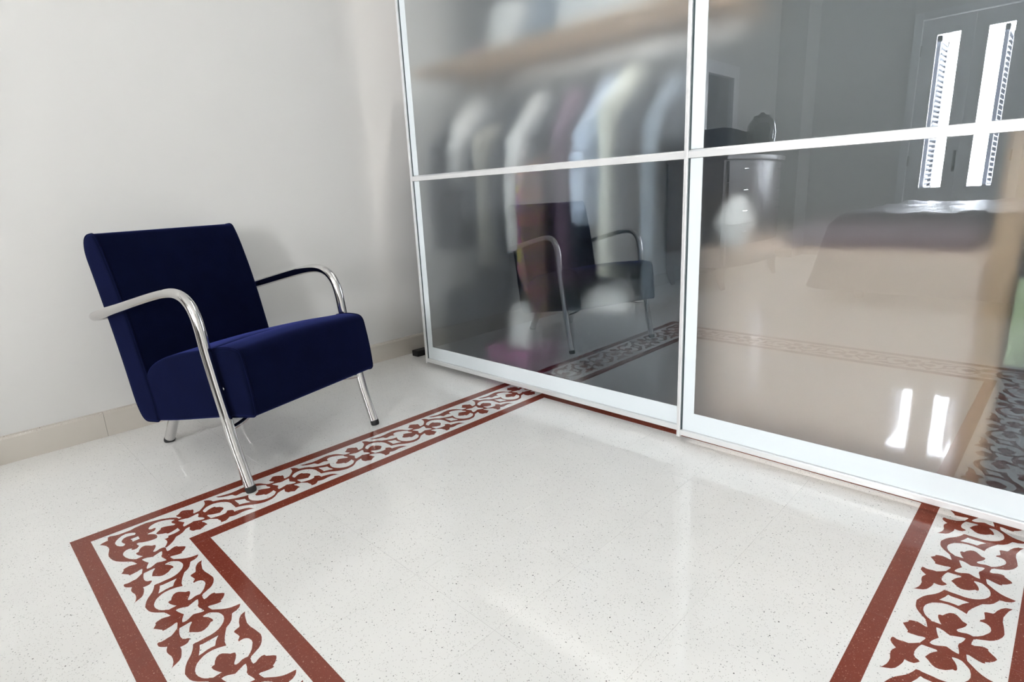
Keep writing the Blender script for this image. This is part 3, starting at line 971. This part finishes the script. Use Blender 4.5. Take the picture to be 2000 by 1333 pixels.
G_ = 'clothes hanging behind the left frosted door'
spec = [
    ('jacket', 'charcoal jacket, leftmost on the closet rail', -2.56, 'c_dark', dict(z_top=1.36, hem=.62, y_near=2.02)),
    ('shirt', 'small pale grey garment hanging near the left end of the closet rail', -2.38, 'c_white', dict(z_top=1.40, hem=.98, y_near=2.02, thick=.03, slope=.12, sl_z=1.02)),
    ('coat', 'slate coat between the pale grey garment and the beige one', -2.275, 'c_dark', dict(z_top=1.36, hem=.45, y_near=2.04, thick=.06)),
    ('trousers', 'long beige garment hanging as a narrow strip behind the left door', -2.12, 'c_beige', dict(z_top=1.27, hem=.58, y_near=1.93, y_far=2.25, thick=.03, slope=.06, sleeve=False)),
    ('coat', 'dark coat between the beige strip and the white shirt', -2.055, 'c_dark', dict(z_top=1.34, hem=.45, y_near=2.0, thick=.06)),
    ('shirt', 'white shirt with a curved hanging sleeve behind the left door', -1.915, 'c_white', dict(z_top=1.37, hem=.66, y_near=1.95, thick=.04, slope=.18, sl_z=.66)),
    ('jacket', 'charcoal jacket between the white shirt and the plaid dress', -1.86, 'c_dark', dict(z_top=1.36, hem=.68, y_near=2.04, thick=.035, sleeve=False)),
    ('dress', 'purple and yellow plaid dress hanging close to the left frosted glass', -1.795, 'plaid', dict(z_top=1.12, hem=.575, y_near=1.864, y_far=2.03, thick=.03, slope=.10, sleeve=False, hem2=.25)),
    ('coat', 'mauve coat between the plaid dress and the pale blue shirt', -1.715, 'c_mauve', dict(z_top=1.36, hem=.50, y_near=2.05, thick=.06, sleeve=False)),
    ('jacket', 'charcoal jacket behind the pale blue shirt', -1.62, 'c_dark', dict(z_top=1.37, hem=.58, y_near=2.05, thick=.04)),
    ('shirt', 'pale blue shirt with a cuff close to the frosted glass', -1.52, 'c_blue', dict(z_top=1.38, hem=.78, y_near=1.935, thick=.04, slope=.20, sl_z=.80)),
    ('dress', 'long cream dress hanging beside the pale blue shirt', -1.415, 'c_cream', dict(z_top=1.40, hem=.57, y_near=1.96, thick=.04, slope=.14, sleeve=False)),
    ('jacket', 'charcoal jacket to the right of the cream dress', -1.355, 'c_dark', dict(z_top=1.37, hem=.60, y_near=2.02, thick=.05)),
    ('jacket', 'blue grey jacket at the right end of the left door', -1.215, 'c_grey', dict(z_top=1.34, hem=.48, y_near=1.98, thick=.05)),
    ('coat', 'charcoal coat behind the overlap of the two doors', -1.12, 'c_dark', dict(z_top=1.37, hem=.88, y_near=2.0, thick=.08)),
]
for nm, lab, x, m, kw in spec:
    garment(nm, lab, 'clothing', x, m, **kw)
def lump(name, label, cat, c, r, m, squash=(1, 1, 1), seed=0):
    bm = bmesh.new()
    bmesh.ops.create_icosphere(bm, subdivisions=3, radius=1)
    for v in bm.verts:
        p = v.co
        k = 1 + .10 * math.sin(3 * p.x + seed) * math.sin(4 * p.y + 2 * seed) + .06 * math.sin(7 * p.z + seed)
        v.co = Vector((p.x * r * squash[0] * k, p.y * r * squash[1] * k, max(-.75, p.z) * r * squash[2] * k)) + Vector(c)
    for f in bm.faces:
        f.smooth = True
    return tag(finish(bm, name, m), label, cat)
# on the shelf
def bag(name, label, cat, x, y, z, w_, d_, h_, m):
    t = thing(name, label, cat, (x, y, z))
    bm = bmesh.new()
    add_box(bm, -w_ / 2, w_ / 2, -d_ / 2, d_ / 2, 0, h_)
    bmesh.ops.subdivide_edges(bm, edges=bm.edges, cuts=4, use_grid_fill=True)
    for v in bm.verts:
        k = v.co.z / h_
        v.co.x *= 1 - .25 * k ** 2
        v.co.y *= 1 - .55 * k ** 2
        v.co += Vector((.01 * math.sin(v.co.z * 40 + v.co.y * 30), .008 * math.sin(v.co.x * 35), 0))
    bmesh.ops.bevel(bm, geom=bm.edges[:], offset=.001, affect='EDGES')
    finish(bm, 'bag_body', m, t, smooth=True)
    bm = bmesh.new()
    tube_bm(bm, catmull([(-w_ * .25, 0, h_ * .97), (-w_ * .2, 0, h_ * 1.25), (w_ * .2, 0, h_ * 1.25), (w_ * .25, 0, h_ * .97)], 5), .006, 8)
    finish(bm, 'handle', m, t)
    return t
bag('bag', 'round white bag standing on the closet shelf', 'bag', -2.06, 2.17, 1.576, .17, .18, .20, 'c_white')
bag('bag', 'wide white bag at the right of the closet shelf', 'bag', -1.48, 2.2, 1.576, .42, .3, .26, 'c_white')
bag('bag', 'pale bag on the closet shelf above the overlap of the doors', 'bag', -1.12, 2.2, 1.576, .22, .3, .24, 'c_beige')
bag('bag', 'grey bag between the two white bags on the closet shelf', 'bag', -1.85, 2.24, 1.576, .18, .28, .22, 'c_grey')
tag(box('folded_cloth', -2.30, -2.16, 2.08, 2.36, 1.576, 1.605, 'c_pink', bevel=.01), 'folded pink cloth on the closet shelf left of the round white bag', 'cloth')
tag(box('folded_cloth', -2.15, -1.96, 2.28, 2.40, 1.576, 1.600, 'c_red', bevel=.008), 'folded dull red cloth behind the round white bag on the closet shelf', 'cloth')
# on the closet floor
bag('bag', 'bright white bag low in the closet below the cream dress', 'bag', -1.47, 2.16, .396, .22, .2, .10, 'c_white')
for nm, lab, x0, x1, y0_, y1_, z0, z1, m in (
    ('storage_box', 'dark storage box on the closet floor below the clothes, carrying the white bags', -1.72, -1.18, 2.06, 2.45, 0, .395, 'c_slate'),
    ('storage_box', 'low magenta storage box on the closet floor', -2.12, -1.84, 1.93, 2.3, 0, .17, 'c_magenta'),
    ('storage_box', 'dark storage box at the left of the closet floor', -2.50, -2.16, 1.98, 2.45, 0, .42, 'c_dark')):
    tag(box(nm, x0, x1, y0_, y1_, z0, z1, m, bevel=.006), lab, 'box')
bag('bag', 'white bag standing on the magenta box', 'bag', -1.93, 2.06, .171, .12, .16, .22, 'c_white')
bag('bag', 'small white bag on the closet floor near the floor border', 'bag', -1.62, 1.985, .0, .18, .09, .11, 'c_white')
# right side
tag(box('drawer_unit', -.985, -.165, 1.985, 2.47, 0, .70, 'beige', bevel=.006), 'wide beige drawer unit behind the lower right frosted door', 'cabinet')
tag(box('wooden_post', -.163, -.105, 1.955, 2.02, 0, 1.02, 'pine', bevel=.004), 'upright pale wooden post beside the beige drawer unit', 'post')
lump('ball', 'white ball resting on the left end of the beige drawer unit', 'ball', (-.885, 2.04, .775), .078, 'c_white', (.85, .85, 1.15), 1)
tag(box('folded_cloth', -.72, -.20, 2.05, 2.36, .701, .76, 'c_mauve2', bevel=.02), 'folded mauve cloth on the beige drawer unit', 'cloth')
tag(box('storage_box', -.09, .55, 2.0, 2.45, 0, .42, 'c_slate', bevel=.006), 'slate storage box at the far right of the closet', 'box')
cd = thing('greeting_card', 'pale green printed card leaning behind the glass at the right edge', 'card', (0, 1.87, .5))
o = box('card_sheet', -.094, .05, 1.872, 1.878, .44, .66, 'c_green', cd, bevel=.001); o.matrix_parent_inverse = Matrix.Translation((0, -1.87, -.5))
bm = bmesh.new()
tube_bm(bm, [(-.062 + .013 * math.cos(k / 20 * 6.2832), 1.8705, .462 + .013 * math.sin(k / 20 * 6.2832)) for k in range(21)], .0016, 6, caps=False)
o = finish(bm, 'ring_print', 'rubber', cd); o.matrix_parent_inverse = Matrix.Translation((0, -1.87, -.5))

GROUPS = {'clothing': 'clothes hanging on the closet rail', 'sliding door': 'closet sliding doors', 'shutter': 'shutters outside the balcony door',
          'box': 'storage boxes on the closet floor', 'cloth': 'folded cloths in the closet'}
for o in scene.objects:
    c = o.get('category')
    if c in GROUPS:
        o['group'] = GROUPS[c]
    elif c == 'bag' and 'dresser' not in o['label']:
        o['group'] = 'bags in the closet'
